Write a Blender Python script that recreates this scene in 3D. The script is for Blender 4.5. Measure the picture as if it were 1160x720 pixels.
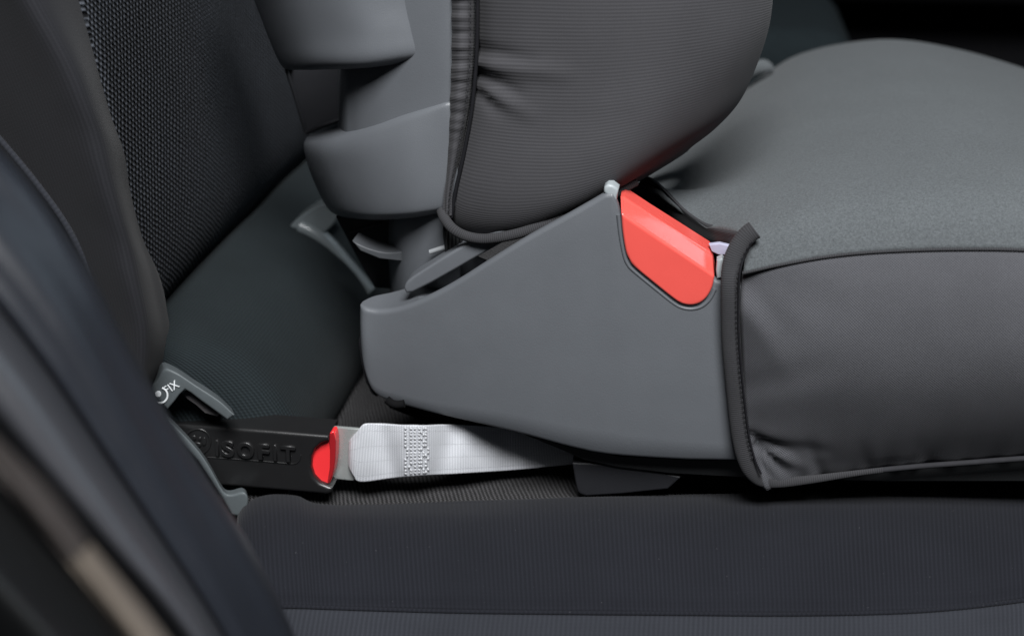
import bpy, bmesh, math, random
from mathutils import Vector, Matrix, noise
random.seed(4)
for o in list(bpy.data.objects):
    bpy.data.objects.remove(o)
S = bpy.context.scene
COL = S.collection

# ------------------------------------------------------------------ camera
FOC = 50.0 / 36.0 * 1160.0
PITCH, YAW, DIST = math.radians(22), math.radians(8), 0.65
d = Vector((-math.sin(YAW) * math.cos(PITCH), math.cos(YAW) * math.cos(PITCH), -math.sin(PITCH)))
CAM = Vector((0, 0, .09)) - d * DIST
r = d.cross(Vector((0, 0, 1))).normalized()
u = r.cross(d)
cd = bpy.data.cameras.new('camera')
cam = bpy.data.objects.new('camera', cd)
COL.objects.link(cam)
cd.lens = 50; cd.sensor_width = 36; cd.clip_start = .01; cd.clip_end = 50
cam.matrix_world = Matrix(((r.x, u.x, -d.x, CAM.x), (r.y, u.y, -d.y, CAM.y), (r.z, u.z, -d.z, CAM.z), (0, 0, 0, 1)))
cd.dof.use_dof = True
cd.dof.focus_distance = .655
cd.dof.aperture_fstop = 6.3
S.camera = cam

# ------------------------------------------------------------------ world and light
w = bpy.data.worlds.new('World'); S.world = w; w.use_nodes = True
bg = w.node_tree.nodes['Background']
bg.inputs[0].default_value = (.72, .86, 1, 1); bg.inputs[1].default_value = .022

def area(name, loc, target, sx, sy, power, colr):
    l = bpy.data.lights.new(name, 'AREA'); l.shape = 'RECTANGLE'; l.size = sx; l.size_y = sy
    l.energy = power; l.color = colr
    o = bpy.data.objects.new(name, l); COL.objects.link(o); o.location = loc
    o.rotation_euler = (Vector(target) - Vector(loc)).to_track_quat('-Z', 'Y').to_euler()
    return o
area('door_daylight', (.28, -1.08, 1.62), (.05, .05, .05), .85, .65, 80, (.985, .992, 1))
area('windscreen_daylight', (1.5, .9, 1.15), (.1, .2, .1), 1.2, .6, 8, (.72, .88, 1))
S.view_settings.view_transform = 'Standard'
S.view_settings.look = 'None'
S.view_settings.exposure = 0
S.view_settings.gamma = 1
S.view_settings.use_curve_mapping = False

# ------------------------------------------------------------------ helpers
def ray(px, py): return d + r * ((px - 580) / FOC) - u * ((py - 360) / FOC)
def PY(px, py, Y):
    v = ray(px, py); return CAM + v * ((Y - CAM.y) / v.y)
def PZ(px, py, Z):
    v = ray(px, py); return CAM + v * ((Z - CAM.z) / v.z)
def proj(p):
    q = Vector(p) - CAM; k = q.dot(d)
    return 580 + FOC * q.dot(r) / k, 360 - FOC * q.dot(u) / k
def interp(x, pts):
    if x <= pts[0][0]:
        a, b = pts[0], pts[1]
    elif x >= pts[-1][0]:
        a, b = pts[-2], pts[-1]
    else:
        for a, b in zip(pts, pts[1:]):
            if a[0] <= x <= b[0]: break
    return a[1] + (b[1] - a[1]) * (x - a[0]) / (b[0] - a[0])
def cr(p0, p1, p2, p3, t):
    return .5 * (2 * p1 + (p2 - p0) * t + (2 * p0 - 5 * p1 + 4 * p2 - p3) * t * t + (3 * p1 - p0 - 3 * p2 + p3) * t ** 3)
def spline(pts, n):
    """n samples per span through pts (Vectors)."""
    if len(pts) < 3:
        return [pts[0].lerp(pts[-1], i / n) for i in range(n + 1)]
    e = [2 * pts[0] - pts[1]] + list(pts) + [2 * pts[-1] - pts[-2]]
    out = []
    for i in range(len(pts) - 1):
        for k in range(n):
            out.append(cr(e[i], e[i + 1], e[i + 2], e[i + 3], k / n))
    out.append(pts[-1].copy())
    return out
def V2(l): return [Vector(p) for p in l]
def sp2(l, n): return [(p.x, p.y) for p in spline(V2([(a, b, 0) for a, b in l]), n)]

def link(o, parent=None):
    COL.objects.link(o)
    if parent is not None:
        o.parent = parent
        if parent.type == 'EMPTY':
            o.matrix_parent_inverse = Matrix.Translation(-parent.location)
    return o
def thing(name, label, cat, loc, group=None):
    o = bpy.data.objects.new(name, None); COL.objects.link(o)
    o.location = loc; o.empty_display_size = .02
    o['label'] = label; o['category'] = cat
    if group: o['group'] = group
    return o
def mesh_obj(name, verts, faces, mat, parent, uvs=None, sharp=None, face_cam=True):
    me = bpy.data.meshes.new(name)
    me.from_pydata([tuple(v) for v in verts], [], faces)
    if uvs is not None:
        l = me.uv_layers.new(name='UVMap')
        for lp in me.loops:
            l.data[lp.index].uv = uvs[lp.vertex_index]
    me.validate()
    bm = bmesh.new(); bm.from_mesh(me)
    for f in bm.faces: f.smooth = True
    if sharp is not None:
        bm.normal_update()
        for e in bm.edges:
            if len(e.link_faces) == 2 and e.calc_face_angle(0) > math.radians(sharp): e.smooth = False
    bm.to_mesh(me); bm.free()
    me.materials.append(mat)
    o = bpy.data.objects.new(name, me)
    return link(o, parent)
def grid_obj(name, rows, mat, parent, thick=0, uvoff=(0, 0)):
    """rows: equal-length lists of Vectors -> one smooth sheet with metric UVs, facing the camera."""
    nr, nc = len(rows), len(rows[0])
    verts = [p for row in rows for p in row]
    # arc length UV
    us = [0] * nc; mid = rows[nr // 2]
    for j in range(1, nc): us[j] = us[j - 1] + (mid[j] - mid[j - 1]).length
    vs = [0] * nr
    for i in range(1, nr): vs[i] = vs[i - 1] + (rows[i][nc // 2] - rows[i - 1][nc // 2]).length
    uvs = [(us[j] + uvoff[0], vs[i] + uvoff[1]) for i in range(nr) for j in range(nc)]
    faces = [(i * nc + j, i * nc + j + 1, (i + 1) * nc + j + 1, (i + 1) * nc + j) for i in range(nr - 1) for j in range(nc - 1)]
    a, b, c = rows[nr // 2][nc // 2], rows[nr // 2][nc // 2 - 1], rows[nr // 2 - 1][nc // 2]
    n = (rows[nr // 2][nc // 2] - b).cross(c - a)
    # facing: pick winding whose normal looks to the camera
    f = faces[(nr // 2 - 1) * (nc - 1) + nc // 2 - 1]
    nn = (verts[f[1]] - verts[f[0]]).cross(verts[f[3]] - verts[f[0]])
    if nn.dot(CAM - verts[f[0]]) < 0: faces = [tuple(reversed(q)) for q in faces]
    o = mesh_obj(name, verts, faces, mat, parent, uvs)
    if thick:
        m = o.modifiers.new('thickness', 'SOLIDIFY'); m.thickness = thick; m.offset = -1
    return o
def loft_rows(ctrl, nu, nv):
    """ctrl: rows of Vectors; nu samples per span along a row, nv per span across rows."""
    rr = [spline(row, nu) for row in ctrl]
    cols = [spline([row[j] for row in rr], nv) for j in range(len(rr[0]))]
    return [[cols[j][i] for j in range(len(cols))] for i in range(len(cols[0]))]
def pxrows(ctrl): return [[PY(*p) for p in row] for row in ctrl]
def wobble(rows, amp, scale, seed=0):
    for row in rows:
        for p in row:
            p.y += amp * noise.noise(Vector((p.x * scale + seed, p.y * scale, p.z * scale)))
            p.z += .5 * amp * noise.noise(Vector((p.x * scale, p.y * scale + 7 + seed, p.z * scale)))
def dent(rows, creases):
    """creases: (x0,y0,x1,y1,width_px,depth_m), pushed along +Y (away from the near side)."""
    for row in rows:
        for p in row:
            x, y = proj(p); off = 0
            for x0, y0, x1, y1, wd, dp in creases:
                dx, dy = x1 - x0, y1 - y0; L2 = dx * dx + dy * dy
                t = max(0, min(1, ((x - x0) * dx + (y - y0) * dy) / L2))
                dist = math.hypot(x - x0 - t * dx, y - y0 - t * dy)
                off += dp * math.exp(-(dist / wd) ** 2) * (1 - .75 * t)
            p.y += off
def prism_pts(name, front, back, mat, parent, bevel=.0008, seg=3, sharp=30):
    bm = bmesh.new()
    f = [bm.verts.new(p) for p in front]; b = [bm.verts.new(p) for p in back]
    n = len(f)
    bm.faces.new(f); bm.faces.new(list(reversed(b)))
    for i in range(n): bm.faces.new((f[i], b[i], b[(i + 1) % n], f[(i + 1) % n]))
    bmesh.ops.recalc_face_normals(bm, faces=bm.faces)
    if bevel:
        es = [e for e in bm.edges if (e.verts[0] in f and e.verts[1] in f) or (e.verts[0] in b and e.verts[1] in b)]
        bmesh.ops.bevel(bm, geom=es, offset=bevel, segments=seg, profile=.5, affect='EDGES', clamp_overlap=True)
    bmesh.ops.triangulate(bm, faces=[q for q in bm.faces if len(q.verts) > 4])
    for q in bm.faces: q.smooth = True
    bm.normal_update()
    for e in bm.edges:
        if len(e.link_faces) == 2 and e.calc_face_angle(0) > math.radians(sharp): e.smooth = False
    me = bpy.data.meshes.new(name); bm.to_mesh(me); bm.free()
    me.materials.append(mat)
    o = bpy.data.objects.new(name, me); link(o, parent)
    m = o.modifiers.new('normals', 'WEIGHTED_NORMAL'); m.keep_sharp = True
    return o
def prism(name, outline, Y, thick, mat, parent, bevel=.0008, seg=3, sharp=30, shift=(0, 0)):
    """outline in photograph pixels on the plane Y, pushed back into depth by thick."""
    f = [PY(x, y, Y) for x, y in outline]
    return prism_pts(name, f, [p + Vector((shift[0], thick, shift[1])) for p in f], mat, parent, bevel, seg, sharp)
def tube(name, pts, a, b, mat, parent, n=6, seg=12, nref=(0, -1, .3), taper=None):
    """sweep an ellipse (a across, b along the reference normal) along a spline."""
    P = spline(pts, n); N0 = Vector(nref).normalized()
    verts, uvs, faces = [], [], []; s = 0
    for i, p in enumerate(P):
        t = (P[min(i + 1, len(P) - 1)] - P[max(i - 1, 0)]).normalized()
        sd = t.cross(N0).normalized(); nn = sd.cross(t)
        if i: s += (p - P[i - 1]).length
        k = taper(i / (len(P) - 1)) if taper else 1
        for j in range(seg):
            q = 2 * math.pi * j / seg
            verts.append(p + sd * (a * k * math.cos(q)) + nn * (b * k * math.sin(q)))
            uvs.append((s, j / seg * 2 * math.pi * max(a, b)))
    for i in range(len(P) - 1):
        for j in range(seg):
            faces.append((i * seg + j, i * seg + (j + 1) % seg, (i + 1) * seg + (j + 1) % seg, (i + 1) * seg + j))
    faces.append(tuple(reversed(range(seg)))); faces.append(tuple(range((len(P) - 1) * seg, len(P) * seg)))
    return mesh_obj(name, verts, faces, mat, parent, uvs, 60)
def stitches(pts, step, ln, rad, mat, parent, n=10, jitter=.12):
    """a row of separate thread stitches along a path, joined into one part."""
    P = spline(pts, n); verts, faces = [], []; acc = 0; nxt = 0
    for a, b in zip(P, P[1:]):
        seg = (b - a).length
        while nxt < acc + seg:
            c = a.lerp(b, (nxt - acc) / seg); t = (b - a).normalized(); sd = t.cross(Vector((0, -1, .3))).normalized(); nn = sd.cross(t)
            sd = sd * (1 + random.uniform(-jitter, jitter)); i0 = len(verts)
            for f, k in ((-.5, .35), (-.25, 1), (.25, 1), (.5, .35)):
                for q in range(6):
                    A_ = q * math.pi / 3; verts.append(c + t * (f * ln) + sd * (rad * k * math.cos(A_)) + nn * (rad * k * math.sin(A_)))
            for f in range(3):
                for q in range(6): faces.append((i0 + f * 6 + q, i0 + f * 6 + (q + 1) % 6, i0 + f * 6 + 6 + (q + 1) % 6, i0 + f * 6 + 6 + q))
            nxt += step * (1 + random.uniform(-jitter, jitter))
        acc += seg
    o = mesh_obj('stitching', verts, faces, mat, parent); o['kind'] = 'stuff'; return o
def box(name, lo, hi, mat, parent, bevel=.004):
    bm = bmesh.new(); bmesh.ops.create_cube(bm, size=1)
    for v in bm.verts:
        v.co = Vector([lo[k] + (v.co[k] + .5) * (hi[k] - lo[k]) for k in range(3)])
    bmesh.ops.bevel(bm, geom=list(bm.edges), offset=bevel, segments=3, profile=.5, affect='EDGES')
    for q in bm.faces: q.smooth = True
    me = bpy.data.meshes.new(name); bm.to_mesh(me); bm.free(); me.materials.append(mat)
    o = bpy.data.objects.new(name, me); link(o, parent)
    m = o.modifiers.new('normals', 'WEIGHTED_NORMAL')
    return o

# ------------------------------------------------------------------ materials
class N:
    def __init__(s, name):
        s.m = bpy.data.materials.new(name); s.m.use_nodes = True
        s.t = s.m.node_tree; s.b = s.t.nodes['Principled BSDF']
    def new(s, typ, **kw):
        n = s.t.nodes.new(typ)
        for k, v in kw.items(): setattr(n, k, v)
        return n
    def l(s, a, b): s.t.links.new(a, b)
    def math(s, op, a, b=None):
        n = s.new('ShaderNodeMath', operation=op)
        for i, x in enumerate((a, b)):
            if x is None: continue
            if isinstance(x, (int, float)): n.inputs[i].default_value = x
            else: s.l(x, n.inputs[i])
        return n.outputs[0]
    def uv(s):
        tc = s.new('ShaderNodeTexCoord'); sp = s.new('ShaderNodeSeparateXYZ'); s.l(tc.outputs['UV'], sp.inputs[0])
        return sp.outputs[0], sp.outputs[1]
    def noise(s, scale, detail=3, coord='Object', rough=.55):
        tc = s.new('ShaderNodeTexCoord'); n = s.new('ShaderNodeTexNoise')
        n.inputs['Scale'].default_value = scale; n.inputs['Detail'].default_value = detail; n.inputs['Roughness'].default_value = rough
        s.l(tc.outputs[coord], n.inputs['Vector']); return n.outputs['Fac']
    def ramp(s, fac, c0, c1, p0=0., p1=1.):
        n = s.new('ShaderNodeValToRGB'); e = n.color_ramp.elements
        e[0].position = p0; e[1].position = p1; e[0].color = (*c0, 1); e[1].color = (*c1, 1)
        s.l(fac, n.inputs[0]); return n.outputs[0]
    def bump(s, h, dist, strength=1., prev=None):
        n = s.new('ShaderNodeBump'); n.inputs['Distance'].default_value = dist; n.inputs['Strength'].default_value = strength
        s.l(h, n.inputs['Height'])
        if prev is not None: s.l(prev, n.inputs['Normal'])
        s.l(n.outputs[0], s.b.inputs['Normal']); return n.outputs[0]
    def fin(s, rough=.8, spec=.3, sheen=0, metal=0, coat=0):
        s.b.inputs['Roughness'].default_value = rough
        s.b.inputs['Specular IOR Level'].default_value = spec
        s.b.inputs['Metallic'].default_value = metal
        if sheen:
            s.b.inputs['Sheen Weight'].default_value = sheen; s.b.inputs['Sheen Roughness'].default_value = .5
        if coat:
            s.b.inputs['Coat Weight'].default_value = coat; s.b.inputs['Coat Roughness'].default_value = .12
        return s.m
def mul(c, k): return tuple(x * k for x in c)

def plastic(name, c, rough=.5, spec=.4, grain=.00010, gscale=2200, var=.035, coat=0, scuff=0):
    k = N(name)
    f = k.noise(38, 4); k.l(k.ramp(f, mul(c, 1 - var), mul(c, 1 + var), .3, .7), k.b.inputs['Base Color'])
    rr = k.noise(120, 5); k.l(k.math('ADD', k.math('MULTIPLY', rr, .16), rough - .08), k.b.inputs['Roughness'])
    if scuff:
        tc = k.new('ShaderNodeTexCoord'); mp = k.new('ShaderNodeMapping'); mp.inputs['Scale'].default_value = (60, 60, 900); mp.inputs['Rotation'].default_value = (0, .5, 0)
        k.l(tc.outputs['Object'], mp.inputs[0]); nz = k.new('ShaderNodeTexNoise'); nz.inputs['Scale'].default_value = 1; nz.inputs['Detail'].default_value = 3; k.l(mp.outputs[0], nz.inputs['Vector'])
        mk = k.math('MULTIPLY', k.math('MULTIPLY', k.math('GREATER_THAN', nz.outputs['Fac'], .70), k.math('GREATER_THAN', k.noise(45, 3), .56)), scuff)
        base = k.b.inputs['Base Color'].links[0].from_socket
        mx = k.new('ShaderNodeMix', data_type='RGBA'); mx.inputs[7].default_value = (*mul(c, 1.7), 1); k.l(mk, mx.inputs[0]); k.l(base, mx.inputs[6])
        dust = k.new('ShaderNodeMix', data_type='RGBA'); dust.inputs[7].default_value = (.3, .3, .3, 1)
        k.l(k.math('MULTIPLY', k.math('GREATER_THAN', k.noise(520, 2), .772), .45), dust.inputs[0]); k.l(mx.outputs[2], dust.inputs[6])
        k.l(dust.outputs[2], k.b.inputs['Base Color'])
    m = k.fin(rough, spec, coat=coat)
    if not k.b.inputs['Roughness'].is_linked: pass
    if grain: k.bump(k.noise(gscale, 2), grain, .8)
    return m
def flat(name, c, rough=.6, spec=.3, metal=0, coat=0):
    k = N(name); f = k.noise(200, 4)
    k.l(k.ramp(f, mul(c, .9), mul(c, 1.1), .3, .7), k.b.inputs['Base Color'])
    return k.fin(rough, spec, metal=metal, coat=coat)
def ribbed(name, c, period, axis='u', depth=.0003, contrast=.5, sheen=.15, cross=.0, wobv=.3, lint=0):
    """fabric of fine parallel ribs, broken by threads running across them."""
    k = N(name); U, Vv = k.uv(); a, b = (U, Vv) if axis == 'u' else (Vv, U)
    wob = k.math('MULTIPLY', k.noise(160, 3), period * wobv)
    s1 = k.math('SINE', k.math('MULTIPLY', k.math('ADD', a, wob), 2 * math.pi / period))
    s2 = k.math('SINE', k.math('MULTIPLY', b, 2 * math.pi / (period * .8)))
    s1 = k.math('MULTIPLY', s1, k.math('ADD', k.math('MULTIPLY', k.noise(17, 4), 2.2), -.25))
    h = k.math('ADD', k.math('MULTIPLY', s1, .5), k.math('MULTIPLY', s2, .06 + cross))
    h = k.math('ADD', h, k.math('MULTIPLY', k.noise(1500, 3), .7))
    col = k.ramp(h, mul(c, 1 - contrast), mul(c, 1 + contrast), -.0, .95)
    mx = k.new('ShaderNodeMix', data_type='RGBA'); mx.blend_type = 'MULTIPLY'; mx.inputs[0].default_value = 1
    k.l(col, mx.inputs[6]); k.l(k.ramp(k.noise(22, 4), (.92, .92, .92), (1.08, 1.08, 1.08), .3, .7), mx.inputs[7])
    out = mx.outputs[2]
    if lint:
        m2 = k.new('ShaderNodeMix', data_type='RGBA'); m2.inputs[7].default_value = (.22, .22, .23, 1)
        k.l(k.math('MULTIPLY', k.math('GREATER_THAN', k.noise(620, 2), .765), lint), m2.inputs[0]); k.l(out, m2.inputs[6]); out = m2.outputs[2]
    k.l(out, k.b.inputs['Base Color'])
    m = k.fin(.9, .1, sheen); k.bump(h, depth, .8); return m
def weave(name, c, pu, pv, depth=.0004, contrast=.75, sheen=.1, tint=(1, 1, 1), skew=0.):
    """open woven mesh: staggered bright threads over dark holes."""
    k = N(name); U, Vv = k.uv()
    w1 = k.math('MULTIPLY', k.noise(90, 3), pu * .8)
    U2 = k.math('ADD', k.math('ADD', U, k.math('MULTIPLY', Vv, skew)), w1)
    a = k.math('SINE', k.math('MULTIPLY', U2, 2 * math.pi / pu))
    b = k.math('SINE', k.math('MULTIPLY', Vv, 2 * math.pi / pv))
    h = k.math('ADD', k.math('MULTIPLY', a, b), k.math('MULTIPLY', k.noise(1100, 3), .7))
    col = k.ramp(h, mul(c, 1 - contrast), mul(c, 1 + contrast), -.35, 1.1)
    mx = k.new('ShaderNodeMix', data_type='RGBA'); mx.blend_type = 'MULTIPLY'; mx.inputs[0].default_value = 1
    k.l(col, mx.inputs[6]); k.l(k.ramp(k.noise(26, 4), (.92, .92, .92), (1.08, 1.08, 1.08), .3, .7), mx.inputs[7])
    k.l(mx.outputs[2], k.b.inputs['Base Color'])
    m = k.fin(.85, .12, sheen); k.bump(h, depth, .9); return m
def knit(name, c, scale=900, depth=.00025, contrast=.35, sheen=.25):
    k = N(name); f = k.noise(scale, 4, rough=.7); f2 = k.noise(scale * 2.7, 2)
    h = k.math('ADD', f, k.math('MULTIPLY', f2, .6))
    col = k.ramp(h, mul(c, 1 - contrast), mul(c, 1 + contrast), .45, 1.15)
    mx = k.new('ShaderNodeMix', data_type='RGBA'); mx.blend_type = 'MULTIPLY'; mx.inputs[0].default_value = 1
    k.l(col, mx.inputs[6]); k.l(k.ramp(k.noise(16, 4), (.96, .96, .96), (1.04, 1.04, 1.04), .3, .7), mx.inputs[7])
    k.l(mx.outputs[2], k.b.inputs['Base Color'])
    m = k.fin(.95, .08, sheen); k.bump(h, depth, .9); return m

M = {}
M['shell'] = plastic('grey_moulded_plastic', (.101, .108, .119), .42, .45)
M['shell_shaded'] = plastic('grey_plastic_shaded', (.06, .064, .07), .5, .35)  # darker copy of the shell plastic, shade put into the colour
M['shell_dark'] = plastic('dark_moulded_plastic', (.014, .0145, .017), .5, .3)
M['black'] = plastic('black_plastic', (.010, .0105, .011), .42, .4)
M['housing'] = plastic('black_satin_plastic', (.0105, .0105, .011), .34, .6, grain=.00005)
M['hollow'] = flat('black_matt_plastic', (.004, .004, .0045), .9, .1)  # near black; also gives the opening under the cover its shade
M['red'] = plastic('red_gloss_plastic', (.70, .088, .072), .26, .5, grain=0, var=.04, coat=.3)
M['button'] = plastic('red_button_plastic', (.82, .035, .04), .28, .5, grain=0, var=.05, coat=.15)
M['button_dark'] = plastic('dark_red_plastic', (.30, .012, .016), .2, .5, grain=0, var=.1, coat=.3)
M['rim'] = plastic('pale_plastic_and_highlight', (.30, .33, .345), .4, .4, grain=0)  # pale clip plastic, also the painted highlight on the shell corner
M['white'] = flat('white_print', (.75, .78, .8), .6)
M['chalk'] = flat('pale_lilac_label', (.33, .33, .43), .6)
M['pin'] = flat('dull_metal_pin', (.22, .23, .24), .4, .4)
M['steel'] = plastic('zinc_plated_steel', (.46, .49, .48), .28, .5, grain=.00002); M['steel'].node_tree.nodes['Principled BSDF'].inputs['Metallic'].default_value = .55
M['guide'] = plastic('grey_green_plastic', (.085, .098, .104), .5, .3)
M['guide_lit'] = plastic('glossy_plastic_lit', (.135, .155, .163), .3, .5, grain=0)  # paler copy of the guide plastic, highlight put into the colour
M['guide_in'] = plastic('warm_grey_plastic', (.11, .104, .108), .6, .3)
M['cover_side'] = weave('fine_grid_fabric', (.066, .067, .074), .0012, .0012, .00012, .3, .04)
M['cover_top'] = knit('soft_knit_fabric', (.073, .080, .0845), 1000, .00026, .40, .06)
M['binding'] = ribbed('ribbed_binding_tape', (.037, .037, .040), .0010, 'u', .00012, .25, .03)
M['thread'] = flat('dark_seam_thread', (.010, .010, .012), .9, .1)
M['stitch_dark'] = flat('charcoal_stitch_thread', (.026, .026, .029), .85, .1)
M['pad'] = ribbed('fine_ribbed_fabric', (.054, .0535, .058), .0014, 'v', .00008, .14, .04, wobv=.12)
M['bolster'] = ribbed('corded_seat_fabric', (.0105, .0113, .0150), .0021, 'u', .00014, .17, .05, wobv=.2, lint=.2)
M['bolster_lit'] = ribbed('seat_fabric_lit', (.023, .0248, .0305), .0021, 'u', .0001, .14, .05)  # paler copy of the bench fabric, light on the front put into colour
M['mesh'] = weave('woven_mesh_fabric', (.042, .041, .043), .0021, .0046, .0007, .95, .02, skew=.8)
M['back_mesh'] = weave('woven_backrest_mesh', (.030, .033, .039), .0048, .0046, .001, .9, .01, skew=.5)
M['back_bolster'] = ribbed('backrest_side_fabric', (.0165, .0168, .0195), .0021, 'u', .0001, .15, .04)
M['roll'] = ribbed('dark_green_grey_fabric', (.0125, .0168, .0188), .0022, 'u', .00025, .3, .02, cross=.15)
M['pillar'] = plastic('navy_black_trim_plastic', (.0115, .0132, .0178), .40, .4)
M['seal'] = plastic('grey_rubber_seal', (.034, .035, .040), .33, .6)
M['sill'] = flat('beige_painted_sill', (.115, .097, .08), .45, .3)
M['sill_shaded'] = flat('beige_sill_shaded', (.035, .030, .028), .5, .3)  # same sill as the beige stretch, its shade put into the colour
M['cabin'] = flat('cabin_trim_shaded', (.004, .004, .005), .9, .1)  # cabin shade put into the colour, against light from the door
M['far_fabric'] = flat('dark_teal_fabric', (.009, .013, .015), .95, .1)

# ------------------------------------------------------------------ rear bench (cushion)
BZ = -.012
bench = thing('rear_bench', 'black rear bench cushion with corded front bolster and woven centre panel', 'seat cushion', (.1, .1, BZ - .12))
e0 = [(215, 640), (262, 606), (270, 582), (284, 567), (306, 560.5), (335, 561.5), (362, 571), (430, 571.5), (520, 568), (640, 564), (760, 561), (900, 558), (1040, 555), (1160, 553), (1290, 551)]
ctrl = []
xs = [p[0] for p in e0]
seam = [(150, 690), (320, 684), (400, 687), (520, 690), (700, 692), (900, 693), (1040, 689), (1160, 676), (1290, 655)]
def seam_y(x): return interp(x, seam)
edge = [PZ(x, y, BZ + .006) for x, y in e0]
eY = [(p.x, p.y) for p in edge[4:]]
rows = []
for i in range(58):
    rows.append([Vector((X, interp(X, eY) - .002 + i * .012, BZ + .0015 * noise.noise(Vector((j * .22, i * .22, 3))))) for j, X in enumerate([-.155 + q * .012 for q in range(60)])])
grid_obj('center_panel', rows, M['mesh'], bench, .01)
ctrl.append([p + Vector((0, .006, -.012)) for p in edge])
ctrl.append([p + Vector((0, .003, -.0035)) for p in edge])
ctrl.append(edge)
for f, z in ((.14, .0125), (.4, .0118), (.75, .0055)):
    ctrl.append([PZ(x + f * 8, y + f * (seam_y(x) - y), BZ + z) for x, y in e0])
sm = [PZ(x + 8, seam_y(x), BZ - .002) for x, y in e0]
ctrl.append(sm)
R = loft_rows(ctrl, 8, 8); wobble(R[16:], .0012, 22)
for row in R[-3:]:
    for p in row: p.z -= .0008
grid_obj('side_bolster', R, M['bolster'], bench, .004)
c2 = [[p + Vector((0, .001, -.0012)) for p in sm], [p + Vector((0, -.004, -.0030)) for p in sm], [p + Vector((0, -.015, -.0145)) for p in sm],
      [p + Vector((0, -.028, -.034)) for p in sm], [p + Vector((0, -.034, -.065)) for p in sm], [p + Vector((0, -.035, -.12)) for p in sm]]
R = loft_rows(c2, 8, 6); wobble(R[8:], .0015, 18)
grid_obj('side_skirt', R, M['bolster_lit'], bench, .004)
tube('seam', [p + Vector((0, -.0006, -.0007)) for p in sm], .0009, .0008, M['bolster'], bench)
# far seat place of the same bench
box('far_cushion', (-.2, .60, -.11), (.205, .85, .112), M['far_fabric'], bench, .03)

# ------------------------------------------------------------------ car backrest
back = thing('seat_backrest', 'black leaning car seat backrest with woven mesh panel and smooth side bolster', 'backrest', (-.15, .2, 0))
UPP = Vector((-.170, 0, .063)); TIP = PY(100, 0, 0)
lean = Vector((TIP.x - UPP.x, 0, TIP.z - UPP.z)); L = lean.length; lean.normalize()
rows = []
for i in range(50):
    s = -.01 + i * .0095
    base = UPP + lean * s
    rows.append([Vector((base.x - .010 * math.sin(min(1, j / 40) * 3.0) + .002 * noise.noise(Vector((i * .13, j * .13, 1))) - .02 * math.exp(-max(0, s) / .012), -.004 + j * .0115, base.z)) for j in range(56)])
grid_obj('mesh_panel', rows, M['back_mesh'], back, .01)
# lower roll between mesh panel and cushion
prof = [(-.196, .060), (-.186, .0690), (-.168, .0680), (-.143, .0595), (-.1225, .0415), (-.110, .0175), (-.109, -.007), (-.118, -.020)]
rows = []
P = spline([Vector((a, 0, b)) for a, b in prof], 6)
for q in P:
    rw = []
    for j in range(-3, 60):
        Yr = .008 + (j * .0115 if j > 0 else j * .007)
        rw.append(Vector((q.x + .0015 * noise.noise(Vector((q.z * 30, j * .2, 5))) - 140 * max(0, .012 - Yr) ** 2, Yr, q.z)))
    rows.append(rw)
grid_obj('lower_roll', rows, M['roll'], back, .006)
# side bolster nearest the door
cr_rows = []
for k in range(9):
    f = k / 8
    # right silhouette, bulge, crease, left (behind the door pillar)
    Rr = sp2([(60, -120), (82, -60), (100, 0), (124, 90), (148, 190), (172, 290), (192, 365), (193, 410), (182, 445)], 1)[k]
    Bu = sp2([(-20, -120), (8, -60), (40, 0), (88, 90), (120, 190), (148, 290), (165, 365), (165, 415), (160, 450)], 1)[k]
    Cr = sp2([(-70, -100), (-40, -40), (-10, 20), (30, 110), (66, 210), (98, 310), (120, 385), (126, 430), (130, 465)], 1)[k]
    Le = sp2([(-170, -60), (-140, 0), (-110, 60), (-70, 150), (-30, 250), (10, 350), (50, 425), (80, 470), (100, 500)], 1)[k]
    cr_rows.append([PY(Rr[0] - 20, Rr[1] + 4, .075), PY(Rr[0] - 6, Rr[1] + 2, .046), PY(Rr[0], Rr[1], .022), PY(Rr[0] - 9, Rr[1] + 2, -.002),
                    PY(Bu[0], Bu[1], -.050), PY(Cr[0], Cr[1], -.040), PY(Le[0], Le[1], -.005)])
R = loft_rows(cr_rows, 8, 8); wobble(R, .0014, 16, 3)
dent(R, [(190, 330, 110, 250, 16, .003), (150, 180, 90, 140, 20, .004)])
grid_obj('side_bolster', R, M['back_bolster'], back, .004)
tube('seam', [PY(x, y, -.040) for x, y in ((-20, 135), (12, 172), (40, 206), (72, 250), (98, 298), (116, 340))], .0013, .0012, M['bolster_lit'], back)

# ------------------------------------------------------------------ anchor guides (two alike)
guide = thing('anchor_guide', 'grey plastic anchor guide with small white print, holding the black buckle', 'anchor guide', tuple(PY(225, 440, -.018)), 'anchor guides of the rear seat')
fo = sp2([(166, 438), (177, 432), (186, 418), (197, 420.5), (208, 427), (222, 436.5), (240, 448), (253, 457.5), (266, 470)], 3)
inn = [(258, 476), (243, 465), (227, 453.5), (216, 445), (210, 441.5), (204, 447), (198, 455), (190, 464), (178, 452)]
fram = prism('guide_plate', fo + inn, -.022, .012, M['guide'], guide, .0012, 3, 40, shift=(-.006, -.002))
prism('inner_lip', [(210, 442), (216, 445), (227, 453.5), (246, 467), (246, 472), (232, 468), (222, 459), (212, 452), (207, 447)], -.016, .012, M['guide_in'], guide, .0006)
lo = sp2([(186, 470), (205, 489), (226, 512), (240, 533), (253, 556), (262, 560), (275, 557), (281, 563), (280, 575), (271, 585)], 3)
li = [(262, 583), (252, 565), (238, 543), (224, 522), (206, 503), (184, 484)]
prism('lower_arm', lo + li, -.022, .010, M['guide'], guide, .0014, 3, 40, shift=(-.004, -.003))
guide_parts = list(guide.children)
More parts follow.
